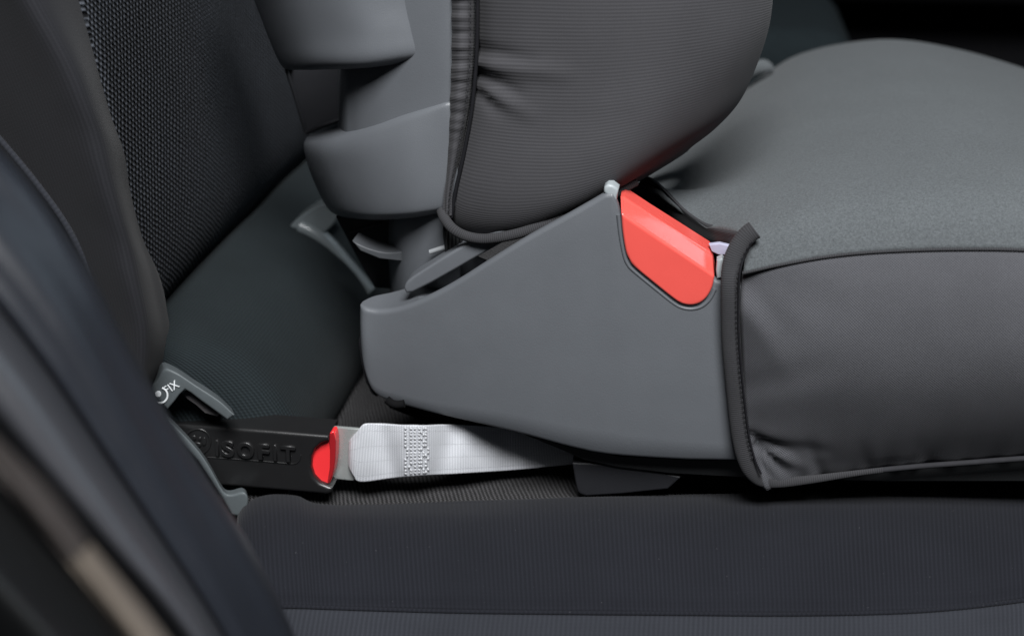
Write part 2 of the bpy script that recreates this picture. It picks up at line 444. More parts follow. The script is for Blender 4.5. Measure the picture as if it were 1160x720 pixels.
# far one of the pair, seen from its other side
far_guide = thing('anchor_guide', 'blurred grey plastic anchor guide, coloured paler for its highlight, in the gap behind the booster shell', 'anchor guide', tuple(PY(360, 262, .2)), 'anchor guides of the rear seat')
fg = sp2([(324, 262), (334, 250), (349, 239), (364, 231), (378, 231), (384, 238), (380, 251), (370, 262), (358, 270), (343, 269), (330, 267), (324, 262)], 3)[:-1]
prism('guide_plate', fg, .185, .018, M['guide_lit'], far_guide, .006, 6, 80)
tube('guide_arm', [PY(x, y, .188) for x, y in ((340, 256), (356, 264), (370, 276), (384, 292), (400, 311), (417, 331))], .0056, .0066, M['guide_lit'], far_guide, 6, 14)

# printed word and round sign on the near guide
def letter(ch, name, mat, parent, size, origin, ex, ey, extrude, bevel=0., off=0., width=None):
    cu = bpy.data.curves.new(name, 'FONT'); cu.body = ch; cu.size = size; cu.extrude = extrude; cu.bevel_depth = bevel; cu.bevel_resolution = 1
    cu.offset = off
    t = bpy.data.objects.new('tmp_text', cu); COL.objects.link(t)
    dg = bpy.context.evaluated_depsgraph_get()
    me = bpy.data.meshes.new_from_object(t.evaluated_get(dg)); me.name = name
    wd = max(v.co.x for v in me.vertices) if len(me.vertices) else 0
    bpy.data.objects.remove(t); bpy.data.curves.remove(cu)
    if width:
        x0 = min(v.co.x for v in me.vertices)
        for v in me.vertices: v.co.x = (v.co.x - x0) * width / (wd - x0)
    ex, ey = ex.normalized(), (ey - ey.project(ex)).normalized(); ez = ex.cross(ey)
    Mx = Matrix(((ex.x, ey.x, ez.x, origin.x), (ex.y, ey.y, ez.y, origin.y), (ex.z, ey.z, ez.z, origin.z), (0, 0, 0, 1)))
    me.transform(Mx); me.materials.clear(); me.materials.append(mat)
    o = bpy.data.objects.new(name, me); link(o, parent); return o
YG = -.0224
for ch, (px, py) in zip('FIX', ((189.2, 446.4), (194.2, 443.4), (196.8, 441.8))):
    o0 = PY(px, py, YG)
    letter(ch, 'letter', M['white'], guide, .0056, o0, PY(px + 5, py - 3.1, YG) - o0, PY(px - 3.4, py - 5, YG) - o0, .0001)
cx, cy = 181.5, 447.5
tube('printed_ring', [PY(cx + 8.2 * math.cos(a), cy + 8.6 * math.sin(a), YG) for a in [math.radians(x) for x in range(-75, 125, 12)]], .00045, .0002, M['white'], guide, 2, 6)
prism('printed_head', [(cx - 4 + 3.6 * math.cos(a) + 1.5, cy - 1.5 + 3.4 * math.sin(a)) for a in [math.radians(x) for x in range(0, 360, 30)]], YG - .0001, .0003, M['white'], guide, 0)

# ------------------------------------------------------------------ buckle
buck = thing('buckle', 'black plastic buckle with raised lettering and a red release button', 'buckle', tuple(PY(300, 556, -.001)))
YB = -.010
ol = [(190, 480), (300, 487.5), (372, 493.4), (372, 499.5), (364, 502.5), (357, 508.5), (353, 517), (352, 530), (355, 540), (362, 547.5), (372, 551.5), (376, 553), (375, 558), (371, 560), (300, 554), (262, 551), (190, 545)]
hous = prism('housing', ol, YB, .019, M['housing'], buck, .0024, 5, 50)
ro = sp2([(349, 522), (351, 511), (357, 503), (366, 497), (372, 491.5), (378, 489), (380.5, 500), (380, 520), (377, 538), (372, 549), (366, 549), (358, 543), (351, 533), (349, 522)], 3)[:-1]
prism('release_button', ro, YB + .0034, .0066, M['button'], buck, .0022, 5, 60)
prism('button_end', [(371.5, 492.5), (377.5, 490), (380.4, 500), (379.8, 520), (376.8, 537), (372.3, 547.5), (370.8, 545), (373.4, 530), (373.8, 510)], YB + .0026, .0012, M['button_dark'], buck, .0004, 2, 60)
YT = YB - .0002
ex = PY(335, 505, YT) - PY(247, 497.2, YT); ey = PY(290, 480, YT) - PY(290, 500, YT)
for ch, px, py, wpx in (('I', 245, 514.2, 3.6), ('S', 252, 514.8, 14), ('O', 269.5, 516.3, 19), ('F', 293, 518.3, 13), ('I', 310.5, 519.8, 3.6), ('T', 318.5, 520.4, 17)):
    letter(ch, 'letter', M['housing'], hous, .0112, PY(px, py, YT), ex, ey, .0009, .0003, .0002, (PY(px + wpx, py, YT) - PY(px, py, YT)).length)
# raised outline of the text field and round emblem
tube('embossed_line', [PY(x, y, YB) for x, y in ((236, 517.5), (262, 519.2), (290, 521.4), (318, 523.8), (333, 524.8), (339, 521.5), (341, 515))], .00035, .0004, M['housing'], hous, 5, 8)
ecx, ecy = 224, 500
tube('emblem_ring', [PY(ecx + 14.5 * math.cos(a), ecy + 14.5 * math.sin(a), YB) for a in [2 * math.pi * i / 16 for i in range(17)]], .00055, .0006, M['housing'], hous, 2, 8)
for bx, by, rx, ry in ((219, 496, 3.2, 3), (226, 497, 2, 2.2), (222, 504, 6, 3.2), (231, 500, 2.5, 5)):
    prism('emblem_mark', [(bx + rx * math.cos(a), by + ry * math.sin(a)) for a in [2 * math.pi * i / 12 for i in range(12)]], YB - .0006, .0012, M['housing'], hous, .0003, 2, 60)

# ------------------------------------------------------------------ strap with steel tongue
strap = thing('webbing_strap', 'white woven webbing strap with steel tongue running under the booster', 'strap', tuple(PY(500, 540, .012)))
prism('tongue', [(368, 483), (411, 486.3), (416.5, 488.5), (417.5, 492), (414, 495), (404.5, 496.2), (403, 518), (404, 541), (400, 544.2), (368, 541)], .0005, .0022, M['steel'], strap, .0004, 2, 40)
def web_mat():
    k = N('white_webbing'); U, Vv = k.uv()
    s1 = k.math('SINE', k.math('MULTIPLY', U, 2 * math.pi / .00135))
    s2 = k.math('SINE', k.math('MULTIPLY', k.math('ADD', Vv, k.math('MULTIPLY', U, .5)), 2 * math.pi / .0011))
    h = k.math('ADD', k.math('MULTIPLY', s1, .35), k.math('MULTIPLY', s2, .22))
    h = k.math('ADD', h, k.math('MULTIPLY', k.noise(1600, 3), .5))
    # three lengthwise grooves with running stitches
    g = k.math('ABSOLUTE', k.math('SUBTRACT', k.math('FRACT', k.math('ADD', k.math('MULTIPLY', Vv, 1 / .0074), .05)), .5))
    groove = k.math('LESS_THAN', g, .022)
    dash = k.math('GREATER_THAN', k.math('SINE', k.math('MULTIPLY', U, 2 * math.pi / .003)), -.1)
    gd = k.math('MULTIPLY', groove, dash)
    hh = k.math('SUBTRACT', h, k.math('MULTIPLY', groove, .9))
    col = k.ramp(hh, (.42, .43, .46), (.57, .585, .615), -.6, .7)
    mx = k.new('ShaderNodeMix', data_type='RGBA'); mx.inputs[7].default_value = (.45, .46, .49, 1)
    k.l(gd, mx.inputs[0]); k.l(col, mx.inputs[6]); k.l(mx.outputs[2], k.b.inputs['Base Color'])
    k.bump(hh, .00018, .8); return k.fin(.38, .5, .15)
M['web'] = web_mat()
top = [(394.5, 501, .0125), (396.5, 497.5, .0085), (404, 489, .0078), (415, 480, .0085), (442, 481, .010), (475, 482, .0105), (520, 481, .020), (580, 485, .034), (640, 493, .044), (720, 505, .05)]
bot = [(394, 524, .0125), (395.5, 529, .0085), (401, 539, .0068), (409, 545.5, .0075), (442, 541.5, .0095), (475, 538.5, .010), (520, 536, .016), (580, 532, .027), (645, 526, .036), (720, 520, .045)]
fwd = lambda x: -.010 * max(0, min(1, (600 - x) / 150))
top = [(x, y, Y + fwd(x)) for x, y, Y in top]; bot = [(x, y, Y + fwd(x)) for x, y, Y in bot]
ctrl = []
for f in (0, .25, .5, .75, 1):
    ctrl.append([PY(a[0] + (b[0] - a[0]) * f, a[1] + (b[1] - a[1]) * f, a[2] + (b[2] - a[2]) * f - .0007 * math.sin(math.pi * f) ** .5) for a, b in zip(top, bot)])
SR = loft_rows(ctrl, 16, 14)
for i, row in enumerate(SR):
    for j, p in enumerate(row):
        x, y = proj(p)
        p.y += 1.0 * (.0028 * math.exp(-((x - 438 - .25 * (y - 510)) / 14) ** 2) - .0016 * math.exp(-((x - 472) / 15) ** 2) + .0024 * math.exp(-((x - 504 + .3 * (y - 510)) / 16) ** 2) + .0014 * math.exp(-((x - 560) / 26) ** 2))
        p.y += .0007 * noise.noise(Vector((x * .05, y * .03, 2)))
        row[j] = PY(x, y, p.y)
web = grid_obj('webbing', SR, M['web'], strap, .0014)
# box of raised stitches
bm = bmesh.new()
nr = len(SR); ncol = len(SR[0])
def strap_at(px, f):
    i = min(nr - 1, int(f * (nr - 1))); best = min(range(ncol), key=lambda j: abs(proj(SR[i][j])[0] - px)); return SR[i][best]
for cI in range(6):
    for rI in range(14):
        p = strap_at(460.5 + cI * 4.6 + random.uniform(-.5, .5), .06 + rI * .068)
        g = bmesh.ops.create_icosphere(bm, subdivisions=1, radius=1)
        ang = .5 if (cI + rI) % 2 else -.3
        for v in g['verts']:
            q = v.co; x_, z_ = q.x * .00062, q.z * .00095
            v.co = Vector((p.x + x_ * math.cos(ang) - z_ * math.sin(ang), p.y - .0004 + q.y * .00045, p.z + x_ * math.sin(ang) + z_ * math.cos(ang)))
for q in bm.faces: q.smooth = True
me = bpy.data.meshes.new('stitching'); bm.to_mesh(me); bm.free(); M['stitch'] = flat('pale_stitch_thread', (.46, .47, .49), .7); me.materials.append(M['stitch'])
so = bpy.data.objects.new('stitching', me); link(so, strap); so['kind'] = 'stuff'

# ------------------------------------------------------------------ child booster seat
kid = thing('booster_seat', 'charcoal child booster seat with grey plastic shell and red belt guide', 'booster seat', (.12, .15, BZ))
st = [(408, 345, 374), (409.5, 347, 398), (413, 348.8, 420), (420, 350.5, 440), (430, 351.5, 450), (446, 350, 456), (465, 344.5, 461.5), (490, 334, 468), (520, 317.5, 475), (560, 292, 484), (600, 267.5, 494),
      (640, 245.5, 505), (670, 228.5, 512), (686, 219, 514.5), (694, 218, 515.5), (700, 232, 516), (704, 247, 516.5), (740, 271, 519), (780, 297, 521), (812, 317, 521.5), (850, 325, 522), (900, 330, 522)]
dense = spline(V2(st[:13]), 5)[:-1] + [V2([a])[0].lerp(V2([b])[0], k / 4) for a, b in zip(st[12:], st[13:]) for k in range(4)]
TH = .046
def Yf_(px):
    s = max(0, min(1, (px - 408) / 60)); return TH - TH / 2 * (1 - max(0, 1 - (1 - s) ** 2.8) ** .42)
def Yn(px):
    s = max(0, min(1, (px - 408) / 165)); return TH / 2 * (1 - max(0, 1 - (1 - s) ** 2.8) ** .42)
secs = []
for px, tp, bt in dense:
    yn = Yn(px) + .015 * (max(0, 720 - px) / 312) ** 2 * (1 - math.exp(-(px - 408) / 22)); yf = max(Yf_(px), yn); gap = yf - yn
    rr = min(.0026, gap * .22)
    nt, nb = PY(px, tp, yn), PY(px, bt, yn)
    dch = .016 * max(0, min(1, (px - 468) / 60)); drop = .03 * max(0, min(1, (px - 520) / 60))
    sec = [nb + Vector((0, min(.006, gap * .4), .001)), nb + Vector((0, min(.0012, gap * .2), 0))]
    for k in range(12):
        f = k / 11; p = (nb + Vector((0, 0, .0015))).lerp(nt - Vector((0, 0, rr)), f); p.y -= .0012 * math.sin(math.pi * f) * min(1, gap / .02); sec.append(p)
    for k in range(1, 6):
        a = k / 5 * math.pi / 2; sec.append(nt + Vector((0, rr * (1 - math.cos(a)), -rr + rr * math.sin(a))))
    e = min(.0012, gap * .08)
    z0 = nt.z
    def at(y, z): return Vector((nt.x, y, z))
    sec += [at(yn + rr + e, z0), at(yn + rr + 1.6 * e, z0 - dch), at(.5 * (yn + yf), z0 - dch), at(yf - rr - 1.6 * e, z0 - dch - drop), at(yf - rr - e, z0 - drop)]
    for k in range(0, 4):
        a = k / 3 * math.pi / 2; sec.append(at(yf - rr + rr * math.sin(a), z0 - drop - rr + rr * math.cos(a)))
    sec.append(Vector((nb.x, yf, nb.z + .002)))
    secs.append(sec)
# v: along section, u: along arm
rowsA = [[s[i] for s in secs] for i in range(len(secs[0]))]
nr, nc = len(rowsA), len(rowsA[0])
verts = [p for row in rowsA for p in row]
faces = [(i * nc + j, (i + 1) * nc + j, (i + 1) * nc + j + 1, i * nc + j + 1) for i in range(nr - 1) for j in range(nc - 1)]
faces = [tuple(reversed(f)) for f in faces]
arm = mesh_obj('armrest_shell', verts, faces, M['shell'], kid, None, 55)
# red belt guide with its folded-back upper band
fl, fr = (703.5, 241), (809.5, 312.5)
low = [fl] + sp2([fl, (705, 262), (708.5, 284), (712.5, 294), (719, 303), (745, 324.5), (764, 339.5), (773, 344.5), (783, 346), (793, 343.5), (801.5, 336), (807, 325), fr], 3)[1:-1] + [fr]
bandT = [(807.5, 290), (803, 284.5), (770, 263.5), (735, 241.5), (707, 223), (702.5, 223.5)]
def red_guide():
    bm = bmesh.new()
    L = [bm.verts.new(PY(x, y, -.0022)) for x, y in low]
    ty = lambda x, y: -.0022 + .0115 * 1.0
    T = [bm.verts.new(PY(x, y, ty(x, y))) for x, y in bandT]
    fL, fR = L[0], L[-1]
    bm.faces.new(L); bm.faces.new([fR] + T + [fL])
    rim = L + T
    B = [bm.verts.new(v.co + Vector((0, .014, 0))) for v in rim]
    n = len(rim)
    outer = []
    for i in range(n):
        a, b = rim[i], rim[(i + 1) % n]
        bm.faces.new((a, B[i], B[(i + 1) % n], b)); outer.append(bm.edges.get((a, b)))
    bm.faces.new(list(reversed(B)))
    bmesh.ops.recalc_face_normals(bm, faces=bm.faces)
    fold = bm.edges.get((fL, fR))
    bmesh.ops.bevel(bm, geom=[e for e in outer if e] + [fold], offset=.0011, segments=3, profile=.5, affect='EDGES', clamp_overlap=True)
    bmesh.ops.triangulate(bm, faces=[q for q in bm.faces if len(q.verts) > 4])
    for q in bm.faces: q.smooth = True
    bm.normal_update()
    for e in bm.edges:
        if len(e.link_faces) == 2 and e.calc_face_angle(0) > math.radians(32): e.smooth = False
    me = bpy.data.meshes.new('belt_guide'); bm.to_mesh(me); bm.free(); me.materials.append(M['red'])
    o = bpy.data.objects.new('belt_guide', me); link(o, arm)
    m = o.modifiers.new('normals', 'WEIGHTED_NORMAL'); m.keep_sharp = True
red_guide()
rimpts = [(700.5, 243), (703, 266), (707, 288), (711, 298.5), (718, 306.5), (744, 328), (763, 343), (773, 348.2), (784, 349.6), (795, 346.6), (804, 338.5), (810, 327)]
tube('guide_rim', [PY(x, y, -.0002) for x, y in rimpts], .0009, .0009, M['shell'], arm, 5, 10)
prism('corner_highlight', [(683.5, 218), (684.5, 211.5), (689, 209), (694, 210), (700.5, 215), (699, 222), (698, 229), (692, 225)], .001, .009, M['rim'], arm, .0012, 3, 50)  # pale piece standing for the highlight on the shell's bare corner
prism('guide_clip', [(812, 295), (818, 292), (821, 296), (819, 314), (812, 316), (811, 306)], .0005, .006, M['rim'], arm, .0008)
prism('label_tab', [(803, 277), (815, 275.5), (830, 279), (830, 289), (814, 289), (806, 285)], .012, .003, M['chalk'], kid, .0006)
# underside tray, foot and edge strip
prism('base_tray', [(588, 489), (640, 504), (700, 516), (780, 520), (850, 521), (1300, 521), (1300, 545), (1000, 545), (850, 541), (760, 536), (700, 529), (662, 521), (640, 511), (596, 493.5)], .010, .30, M['black'], kid, .002)
prism('support_foot', sp2([(648, 524), (651, 543), (655, 558), (664, 562)], 3) + [(705, 559.5), (757, 554), (772, 540), (700, 526)], .012, .05, M['shell_dark'], kid, .0012)
prism('edge_strip', [(409, 374), (411, 388), (414, 412), (419, 434), (427, 449.5), (421, 446), (414, 432), (409, 410), (406, 386)], .021, .006, M['thread'], kid, .0004)
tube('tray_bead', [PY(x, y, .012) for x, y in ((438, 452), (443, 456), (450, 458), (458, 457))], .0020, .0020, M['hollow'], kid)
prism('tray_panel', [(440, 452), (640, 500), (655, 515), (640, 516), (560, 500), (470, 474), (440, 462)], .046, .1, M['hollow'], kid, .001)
# tail lever lying in the armrest channel
lv = sp2([(457, 327), (460, 320), (468, 313), (485, 302), (504, 290), (527, 277), (550, 268), (590, 252), (620, 240)], 3) + [(622, 246), (596, 260), (566, 277), (540, 291.5), (515, 306), (490, 320), (468, 331), (460, 332.5)]
prism('recline_lever', lv, .0175, .012, M['shell'], kid, .0028, 4, 55)

# seat cover -------------------------------------------------------
seamP = [PY(x, y, -.003) for x, y in sp2([(800, 317), (842, 309), (880, 300.5), (930, 291.5), (980, 286), (1040, 283), (1100, 282), (1160, 283), (1280, 289)], 4)]
farP = [PY(x, y, .36) for x, y in sp2([(820, 118), (850, 95), (870, 82), (900, 64), (950, 50), (1010, 44), (1080, 55), (1160, 78), (1290, 130)], 8)]
botP = [PY(x, y, .003) for x, y in ((800, 545), (852, 544), (880, 546), (920, 542), (980, 534), (1040, 528), (1100, 523), (1160, 518), (1300, 512))]
zs = [(p.x, p.z) for p in seamP]; zf = [(p.x, p.z) for p in farP]; zb = [(p.x, p.z) for p in botP]
XR = .33
edgeL = [PY(842, 309, -.003), PY(846, 266, .006), PY(800, 255, .030), PY(775, 238, .045), PY(750, 214, .062), PY(722, 200, .08)]
xl = [(p.y, p.x) for p in edgeL] + [(.10, edgeL[-1].x - .022), (.14, edgeL[-1].x - .042), (.2, edgeL[-1].x - .06), (.40, edgeL[-1].x - .09)]
def smooth_interp(x, pts):
    return (interp(x - .004, pts) + interp(x, pts) * 2 + interp(x + .004, pts)) / 4
def ztop(X, Y):
    t = max(0, min(1, (Y + .003) / .363))
    a, b = smooth_interp(X, zs), smooth_interp(X, zf)
    return a + (b - a) * t + .021 * (1 - math.exp(-(Y + .003) / .0105)) * (1 - t) ** .7
Ys = [-.003, -.002, -.0005, .0015, .004, .007, .011, .016, .022, .03] + [.04 + i * .012 for i in range(27)] + [.36]
hem_fix = [(p.y, p.z - .0012 - ztop(p.x, p.y)) for p in edgeL] + [(.13, .004), (.24, 0.), (.5, 0.)]
NCX = 110
rows = []
for Y in Ys:
    x0 = interp(Y, xl); rows.append([Vector((x0 + (XR - x0) * (j / NCX), Y, 0)) for j in range(NCX + 1)])
for row in rows:
    for p in row: p.z = ztop(p.x, p.y) + interp(p.y, hem_fix) * math.exp(-max(0, p.x - interp(p.y, xl)) / .022) + .0007 * noise.noise(Vector((p.x * 18, p.y * 18, 4))) * min(1, p.y / .03 if p.y > 0 else 0)
last = rows[-1]
for dy, dz in ((.006, -.0025), (.010, -.008), (.012, -.02), (.012, -.07)):
    rows.append([p + Vector((0, dy, dz)) for p in last])
grid_obj('top_cover', rows, M['cover_top'], kid, .003)
# side panel
leftL = [(PY(x, y, -.006).z, PY(x, y, -.006).x) for x, y in ((862, 541), (853, 520), (846, 495), (841, 430), (838, 360), (841, 309))]
rows = []
NV = 44
for i in range(NV + 1):
    f = i / NV
    row = []
    for j in range(121):
        g = j / 120
        x_top = edgeL[0].x; X0 = x_top + (XR - x_top) * g
        z1, z0 = smooth_interp(X0, zs), smooth_interp(X0, zb)
        z = z1 + (z0 - z1) * f
        xL = interp(z, leftL); X = xL + (XR - xL) * g
        z1, z0 = smooth_interp(X, zs), smooth_interp(X, zb); z = z1 + (z0 - z1) * f
        bulge = .017 * math.sin(math.pi * min(1, f) ** .85)
        sg = 1 - math.exp(-g * 13)
        y = -.0032 - .0013 * min(1, f / .1) + .0095 * f ** 2 * sg - bulge * (.12 + .88 * sg)
        # gathers along the lower hem, strongest near the corner
        k = math.exp(-(1 - f) / .12)
        gat = .0016 * math.sin(X * 520 + 2.2 * noise.noise(Vector((X * 60, 0, 0)))) + .0012 * math.sin(X * 290 + 1)
        y += gat * k * (.45 + 1.3 * math.exp(-g / .10)) * (.6 + .8 * noise.noise(Vector((X * 25, 2, 2))))
        row.append(Vector((X, y, z)))
    rows.append(row)
dent(rows, [(850, 496, 905, 520, 5, .0045), (856, 506, 893, 536, 5, .005), (862, 505, 935, 512, 6, .0025), (856, 512, 872, 540, 4, .004), (852, 500, 915, 530, 5, -.003), (856, 511, 882, 540, 4, -.003), (930, 540, 918, 505, 7, .0022), (985, 534, 978, 508, 8, .0016), (1050, 527, 1046, 505, 9, .0014), (858, 480, 960, 470, 26, .0018), (846, 330, 900, 380, 14, .0022), (848, 350, 890, 420, 12, -.0018), (843, 315, 960, 350, 22, .0020), (850, 440, 940, 415, 16, .0016)])
wobble(rows[4:-3], .0008, 26, 9)
lb = rows[-1]
rows.append([p + Vector((0, .002, -.0012)) for p in lb]); rows.append([p + Vector((0, .012, -.001)) for p in lb]); rows.append([p + Vector((0, .05, .001)) for p in lb])
side = grid_obj('side_cover', rows, M['cover_side'], kid, .0025)
tube('seam', [p + Vector((0, -.0009, .0002)) for p in seamP[4:]], .0007, .0009, M['binding'], side)
bpts = [(855, 260), (846, 267), (836, 281), (829, 300), (827.5, 330), (828, 380), (832, 430), (838.5, 490), (846, 522), (854, 537), (865, 544.5), (885, 546), (920, 542.5), (960, 537), (1000, 532)]
tube('edge_binding', [PY(x, y, (-.006 if y > 300 else -.003 + (300 - y) * .0001) + (.006 * min(1, (x - 850) / 40) if x > 850 and y > 400 else 0)) for x, y in bpts], .0042, .0024, M['binding'], kid, 8, 16, taper=lambda t: 1 if t < .55 else max(.3, 1 - (t - .55) * 1.7))
tube('binding_seam', [PY(x, y, -.0085 if y > 300 else -.0045) for x, y in ((852, 274), (843, 291), (838, 310), (836.5, 340), (837, 380), (841, 430), (848, 490), (855, 520), (862, 536))], .0005, .0006, M['thread'], kid)
stitches([PY(x, y, -.0092 if y > 300 else -.0052) for x, y in ((850, 275), (841, 291), (835.5, 310), (833.8, 340), (834.5, 380), (838.5, 430), (845.5, 490), (852.5, 520))], .0024, .0016, .0003, M['stitch_dark'], kid)
tube('hem_binding', [PY(x, y, .002) for x, y in ((853, 540), (880, 545), (920, 541.5), (980, 534), (1040, 528), (1100, 523.5), (1160, 519), (1280, 512))], .0013, .0013, M['stitch_dark'], kid, 8)
# rolled hem round the belt opening
hemc = [[(718, 197, .082), (722, 200.5, .078), (725, 208, .0775), (726, 219, .079), (724, 225, .084)],
        [(735, 200, .075), (737, 204.5, .070), (739, 212, .0695), (739, 222, .071), (736, 227, .076)],
        [(750, 210, .067), (751, 214.5, .062), (754, 222, .0615), (754, 233, .063), (751, 238, .068)],
        [(774, 234, .050), (775, 238.5, .045), (777, 247, .0445), (776, 257, .046), (772, 262, .051)],
        [(800, 251, .035), (801, 255.5, .030), (802, 263, .0295), (800, 271, .031), (796, 275, .036)],
        [(824, 258, .021), (825, 262.5, .016), (825, 269, .0155), (823, 275, .017), (818, 279, .022)],
        [(846, 261, .008), (846, 265.5, .003), (845, 271, .0025), (841, 278, .004), (836, 281, .009)]]
R = loft_rows(pxrows(hemc), 6, 8)
grid_obj('hem', R, M['binding'], kid, .0015)
# near-black block added so the opening under the cover reads as shade
cz = .088
prism_pts('cavity_shade_block', [Vector((x, .05, z)) for x, z in ((.05, .01), (.05, .06), (.11, .085), (.32, .085), (.32, .01))], [Vector((x, .34, z)) for x, z in ((.05, .01), (.05, .06), (.11, .085), (.32, .085), (.32, .01))], M['hollow'], kid, .004)
# knob of gathered cloth at the far edge of the cover
tube('drawstring', [PY(x, y, .335) for x, y in ((848, 88), (854, 81), (862, 76), (870, 77), (876, 80))], .0035, .003, M['cover_top'], kid, 6, 12, taper=lambda t: .4 + 1.0 * math.sin(math.pi * t))

# backrest shell ----------------------------------------------------
core = [[(520, y, .030), (508, y, .027), (485, y + 1, .028), (455, y + 2, .0315), (425, y + 3, .037), (400, y + 4, .047), (388, y + 5, .062), (383, y + 5, .12)] for y in (-60, 0, 60, 110, 150, 190, 208)]
core += [[(522, y, .034), (510, y, .031), (490, y + 1, .032), (470, y + 2, .038), (455, y + 3, .046), (446, y + 4, .058), (441, y + 5, .075), (440, y + 6, .12)] for y in (228, 250)]
core += [[(522, 285, .034), (510, 285, .032), (490, 287, .033), (470, 289, .038), (455, 291, .046), (446, 293, .058), (441, 294, .075), (440, 295, .12)],
         [(522, 330, .034), (510, 330, .032), (490, 332, .033), (472, 334, .038), (458, 336, .046), (449, 338, .058), (444, 339, .075), (443, 340, .12)]]
bshell = grid_obj('back_shell', loft_rows(pxrows(core), 6, 6), M['shell'], kid, .003)
up = [[(285, -70, .15), (262, -70, .115), (256, -70, .09), (280, -70, .058), (325, -70, .036), (385, -70, .0245), (440, -70, .0285), (452, -70, .038)],
      [(318, 0, .15), (294, 0, .115), (288, 0, .09), (308, 0, .058), (345, 0, .036), (400, 0, .0245), (456, -2, .0305), (464, -2, .038)],
      [(332, 40, .15), (309, 40, .115), (303.5, 40, .09), (322, 40, .058), (356, 40, .036), (410, 39, .0245), (464, 36, .0295), (472, 36, .037)],
      [(341, 64, .15), (319, 65, .115), (314.5, 66, .09), (331, 67, .058), (362, 67, .036), (415, 66, .0245), (471, 61, .0298), (478, 61, .036)],
      [(345, 73, .15), (325, 75, .116), (320.5, 76, .092), (335, 77, .061), (365, 77, .040), (416, 75.5, .0285), (468, 69, .0345), (479, 68, .040)],
      [(349, 76, .15), (330, 78, .12), (326, 79, .099), (338, 79.5, .070), (367, 79, .050), (417, 77, .039), (466, 70, .038), (480, 69, .042)],
      [(349, 75, .15), (331, 77, .13), (327, 78, .115), (339, 78, .095), (368, 77.5, .085), (417, 75.5, .075), (466, 69, .06), (480, 69, .055)]]
grid_obj('upper_collar', loft_rows(pxrows(up), 6, 6), M['shell'], bshell, 0)
lw = [[(392, 146, .15), (360, 150, .135), (352, 152, .120), (374, 147, .095), (408, 138, .075), (452, 127, .05), (494, 117.5, .032), (514, 112, .034)],
      [(390, 150, .15), (355, 155, .118), (347, 157.5, .100), (366, 155, .070), (404, 146, .047), (452, 132, .032), (498, 118.5, .0268), (515, 114, .028)],
      [(388, 160, .15), (353, 165, .116), (344.5, 168, .094), (362, 168, .061), (400, 163, .039), (452, 150, .0268), (500, 132, .0252), (516, 131, .0262)],
      [(392, 190, .15), (360, 194, .116), (352, 196, .093), (370, 198, .058), (408, 197, .036), (456, 192, .0242), (503, 185, .0242), (518, 184, .0255)],
      [(402, 222, .15), (374, 226, .116), (366, 228, .093), (382, 233, .058), (416, 236, .036), (462, 234, .0242), (505, 227, .0242), (520, 225, .0255)],
      [(408, 232, .15), (382, 237, .117), (374, 239, .095), (389, 243, .061), (420, 246, .039), (464, 244, .0275), (507, 237, .0265), (520, 234, .0275)],
      [(412, 236, .15), (390, 242, .125), (383, 244, .105), (396, 247, .073), (424, 249, .052), (466, 247, .04), (508, 240, .034), (520, 236, .034)],
      [(413, 236, .15), (392, 241, .14), (386, 243, .125), (399, 246, .10), (426, 248, .085), (467, 246, .07), (508, 239, .05), (520, 235, .045)]]
grid_obj('lower_collar', loft_rows(pxrows(lw), 6, 6), M['shell'], bshell, 0)
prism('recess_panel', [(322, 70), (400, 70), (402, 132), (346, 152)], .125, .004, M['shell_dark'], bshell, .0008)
tube('recess_edge', [PY(x, y, .118) for x, y in ((324, 78), (334, 108), (346, 150))], .0010, .0010, M['shell_dark'], bshell, 3, 8)
tube('recess_ledge', [PY(x, y, .112) for x, y in ((346, 151), (370, 141), (398, 131))], .0011, .0011, M['shell_dark'], bshell, 3, 8)
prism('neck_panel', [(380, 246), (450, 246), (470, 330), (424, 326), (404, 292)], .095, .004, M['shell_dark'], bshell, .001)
prism('neck_fin', sp2([(399, 273), (416, 281), (436, 286), (456, 285), (473, 280)], 3) + [(478, 298), (476, 300), (456, 296), (430, 293), (408, 284)], .046, .014, M['shell_shaded'], bshell, .0012)
tube('neck_ledge', [PY(x, y, .085) for x, y in ((396, 262), (412, 258), (432, 253))], .0009, .0009, M['shell_dark'], bshell, 3, 8)
tube('hinge_pin', [PY(487, 285.5, .028), PY(496, 282.5, .028), PY(504, 280, .028)], .0012, .0012, M['pin'], bshell, 3, 10)
eb = tube('elastic_loop', [PY(x, y, .030) for x, y in ((513, 256), (513, 266), (514, 276), (515, 286))], .0046, .004, M['thread'], kid, 6, 14)
for k in range(5):
    tube('elastic_cord', [PY(505.5 + k * 4.2, 262, .0262), PY(505.5 + k * 4.2, 272, .0258), PY(506 + k * 4.2, 286 - k, .0262)], .0008, .0008, M['black'], eb, 3, 8)

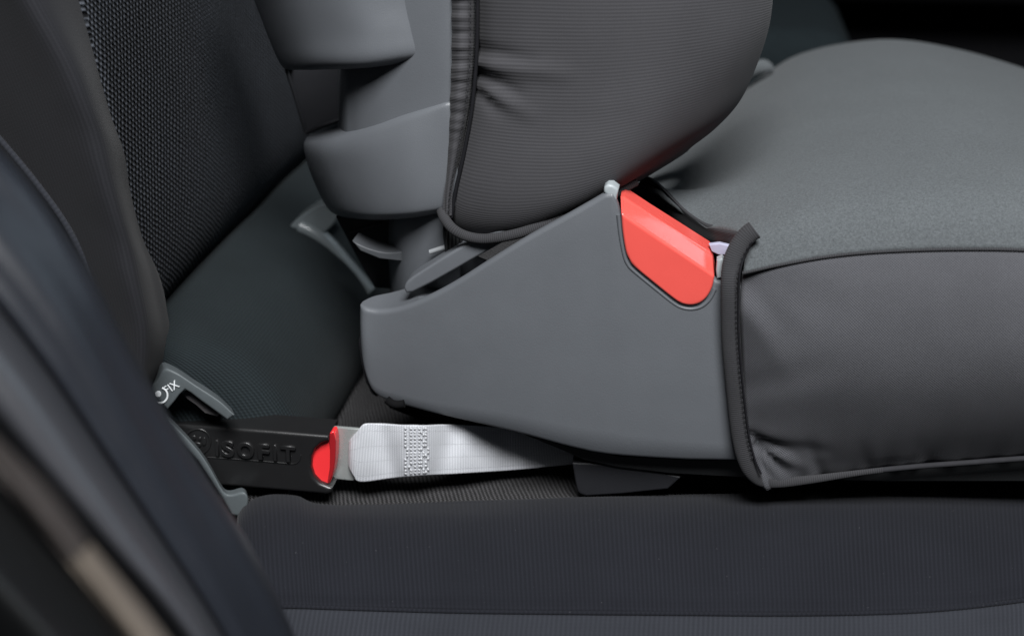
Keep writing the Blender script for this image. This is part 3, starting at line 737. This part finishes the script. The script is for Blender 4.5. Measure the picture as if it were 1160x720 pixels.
# backrest pad ------------------------------------------------------
def padrow(pts, add=0): return [(x, y, Y + add) for (x, y), Y in zip(pts, (.027, .016, .008, .004, .010, .030, .060))]
pr = [padrow([(541, -70), (560, -70), (610, -70), (690, -70), (775, -68), (842, -66), (874, -66)]),
      padrow([(541, -5), (560, -4), (610, -3), (690, -2), (775, -4), (840, -8), (873, -12)]),
      padrow([(540, 60), (560, 62), (610, 64), (690, 64), (770, 58), (836, 46), (868, 32)]),
      padrow([(532, 120), (552, 124), (604, 128), (680, 128), (758, 116), (820, 97), (853, 78)]),
      padrow([(519, 180), (542, 186), (592, 190), (660, 187), (732, 170), (796, 144), (834, 117)]),
      padrow([(505, 226), (530, 238), (578, 241), (640, 230), (706, 204), (766, 172), (808, 146)], .003),
      padrow([(500, 248), (524, 263), (568, 265), (622, 252), (682, 226), (738, 196), (782, 167)], .012),
      padrow([(501, 252), (525, 268), (566, 270), (618, 258), (676, 232), (730, 203), (772, 176)], .028),
      padrow([(515, 252), (535, 262), (570, 262), (620, 250), (676, 226), (728, 199), (766, 175)], .055)]
tail = {}
ctrl = pxrows(pr)
for row, src in zip(ctrl, pr):
    x, y, Y = src[-1]
    row += [PY(x + 1, y - 4, Y + .03), PY(x - 10, y - 8, Y + .07), PY(x - 60, y - 12, Y + .09)]
R = loft_rows(ctrl, 10, 10); wobble(R, .0022, 14, 2)
dent(R, [(541, 58, 600, 70, 7, .0035), (541, 84, 585, 106, 7, .0045), (543, 104, 566, 126, 7, .0036), (541, 70, 640, 84, 9, -.003), (545, 98, 600, 130, 8, -.003), (700, -20, 690, 120, 60, .003)])
pad = grid_obj('back_pad', R, M['pad'], kid, .004)
L_ = [(509, -70), (510, -10), (510.5, 60), (508, 130), (505.5, 180), (502.5, 222), (502, 244)]
R_ = [(538, -70), (538, -10), (537.5, 60), (532, 120), (523, 170), (513.5, 215), (511, 246)]
ctrl = [[PY(a[0] + (b[0] - a[0]) * f, a[1] + (b[1] - a[1]) * f, Y) for f, Y in ((0, .034), (.08, .025), (.35, .020), (.7, .021), (.95, .026), (1.05, .034))] for a, b in zip(L_, R_)]
R = loft_rows(ctrl, 5, 26)
for i, row in enumerate(R):
    for p in row:
        x, y = proj(p); k = 1 / (1 + math.exp((y - 150) / 14))
        p.y += (.0004 * math.sin(y * .55 + .5 * math.sin(y * .13)) + .0005 * math.sin(y * .21)) * k
grid_obj('edge_binding', R, M['pad'], pad, .003)
tube('seam', [PY(x, y, .0235) for x, y in ((541, -70), (541, -10), (540, 60), (535, 120), (526, 172), (516, 217), (511, 246))], .0009, .0011, M['thread'], pad, 8)
stitches([PY(x, y, .0190) for x, y in ((533, -70), (533, -10), (532.5, 60), (528, 120), (519, 170), (510.5, 215), (508, 240))], .0028, .0018, .00032, M['stitch_dark'], pad)
tube('lower_binding', [PY(x, y, Y) for x, y, Y in ((500, 238, .024), (504, 248, .020), (514, 260, .0165), (530, 268, .016), (552, 270.5, .0145), (585, 265, .013), (622, 253, .0125), (655, 240, .0135), (690, 222, .018), (720, 205, .026))], .0024, .0020, M['binding'], pad, 8, 14)

# ------------------------------------------------------------------ door frame in the foreground
frame = thing('door_frame', 'blurred black door pillar trim with grey rubber seal and beige sill edge', 'door frame', (-.1, -.3, -.15))
A = [(-60, 105), (30, 200), (97, 298), (152, 402), (217, 512), (284, 618), (340, 735), (362, 830)]
B = [(-90, 170), (0, 262), (78, 362), (142, 468), (200, 568), (256, 664), (309, 766), (345, 850)]
Cc = [(-130, 240), (-40, 322), (40, 420), (112, 522), (174, 610), (232, 695), (288, 790), (325, 870)]
D = [(-160, 290), (-80, 365), (-5, 450), (70, 540), (140, 622), (200, 692), (265, 785), (305, 880)]
Em = [(-200, 330), (-120, 405), (-45, 492), (30, 575), (95, 648), (160, 722), (225, 810), (275, 900)]
def further(l):
    x, y = l[0]; dx, dy = l[1][0] - x, l[1][1] - y
    return [(x - 4 * dx, y - 4.6 * dy), (x - 2 * dx, y - 2.2 * dy)] + l
A, B, Cc, D, Em = [further(l) for l in (A, B, Cc, D, Em)]
def strip(name, cols, mat, thick=.004, nu=6):
    ctrl = [[PY(c[k][0] + 0, c[k][1], Y) for c, Y in cols] for k in range(len(A))]
    return grid_obj(name, loft_rows(ctrl, nu, 8), mat, frame, thick)
mid = lambda a, b, f: [(p[0] + (q[0] - p[0]) * f, p[1] + (q[1] - p[1]) * f) for p, q in zip(a, b)]
strip('pillar_trim', [(mid(A, B, .08), -.19), (mid(A, B, .0), -.215), (mid(A, B, .12), -.232), (mid(A, B, .6), -.242), (B, -.250), (mid(B, Cc, .25), -.2535), (mid(B, Cc, .5), -.2555), (mid(B, Cc, .8), -.257), (Cc, -.24)], M['pillar'])
strip('rubber_seal', [(mid(Cc, D, -.25), -.245), (mid(Cc, D, -.1), -.266), (mid(Cc, D, .35), -.283), (D, -.290), (mid(D, Em, .3), -.286), (mid(D, Em, .8), -.268), (mid(D, Em, 1.0), -.25)], M['seal'])
Hm = mid(D, Em, 7)
strip('jamb', [(mid(D, Em, .9), -.25), (mid(D, Em, 1.3), -.27), (mid(D, Em, 2.2), -.33), (mid(D, Em, 3.5), -.33), (Hm, -.25)], M['black'])
ss = [(-60, 462, 10), (0, 524, 14), (40, 570, 20), (88, 629, 16), (114, 662, 18), (152, 711, 20), (198, 774, 22), (248, 840, 24)]
def sill(name, pts, mat, dY):
    ctrl = [[PY(x + wd * .62 + 6, y - wd * .5 - 6, -.345 + dY), PY(x + wd * .55, y - wd * .42, -.352 + dY), PY(x, y, -.357 + dY), PY(x - wd * .5, y + wd * .4, -.355 + dY), PY(x - wd * .58 - 6, y + wd * .46 + 6, -.345 + dY)] for x, y, wd in pts]
    return grid_obj(name, loft_rows(ctrl, 6, 8), mat, frame, .003)
sill('sill_edge_shaded', ss[:4], M['sill_shaded'], 0)  # upper stretch of the sill, darkened by colour for shade
sill('sill_edge', ss[3:], M['sill'], -.001)

# ------------------------------------------------------------------ cabin beyond, its darkness put into the colours
door = thing('far_door', 'far door panel with armrest beyond the booster, coloured nearly black for cabin shade', 'car door', (.3, 1.2, -.3))
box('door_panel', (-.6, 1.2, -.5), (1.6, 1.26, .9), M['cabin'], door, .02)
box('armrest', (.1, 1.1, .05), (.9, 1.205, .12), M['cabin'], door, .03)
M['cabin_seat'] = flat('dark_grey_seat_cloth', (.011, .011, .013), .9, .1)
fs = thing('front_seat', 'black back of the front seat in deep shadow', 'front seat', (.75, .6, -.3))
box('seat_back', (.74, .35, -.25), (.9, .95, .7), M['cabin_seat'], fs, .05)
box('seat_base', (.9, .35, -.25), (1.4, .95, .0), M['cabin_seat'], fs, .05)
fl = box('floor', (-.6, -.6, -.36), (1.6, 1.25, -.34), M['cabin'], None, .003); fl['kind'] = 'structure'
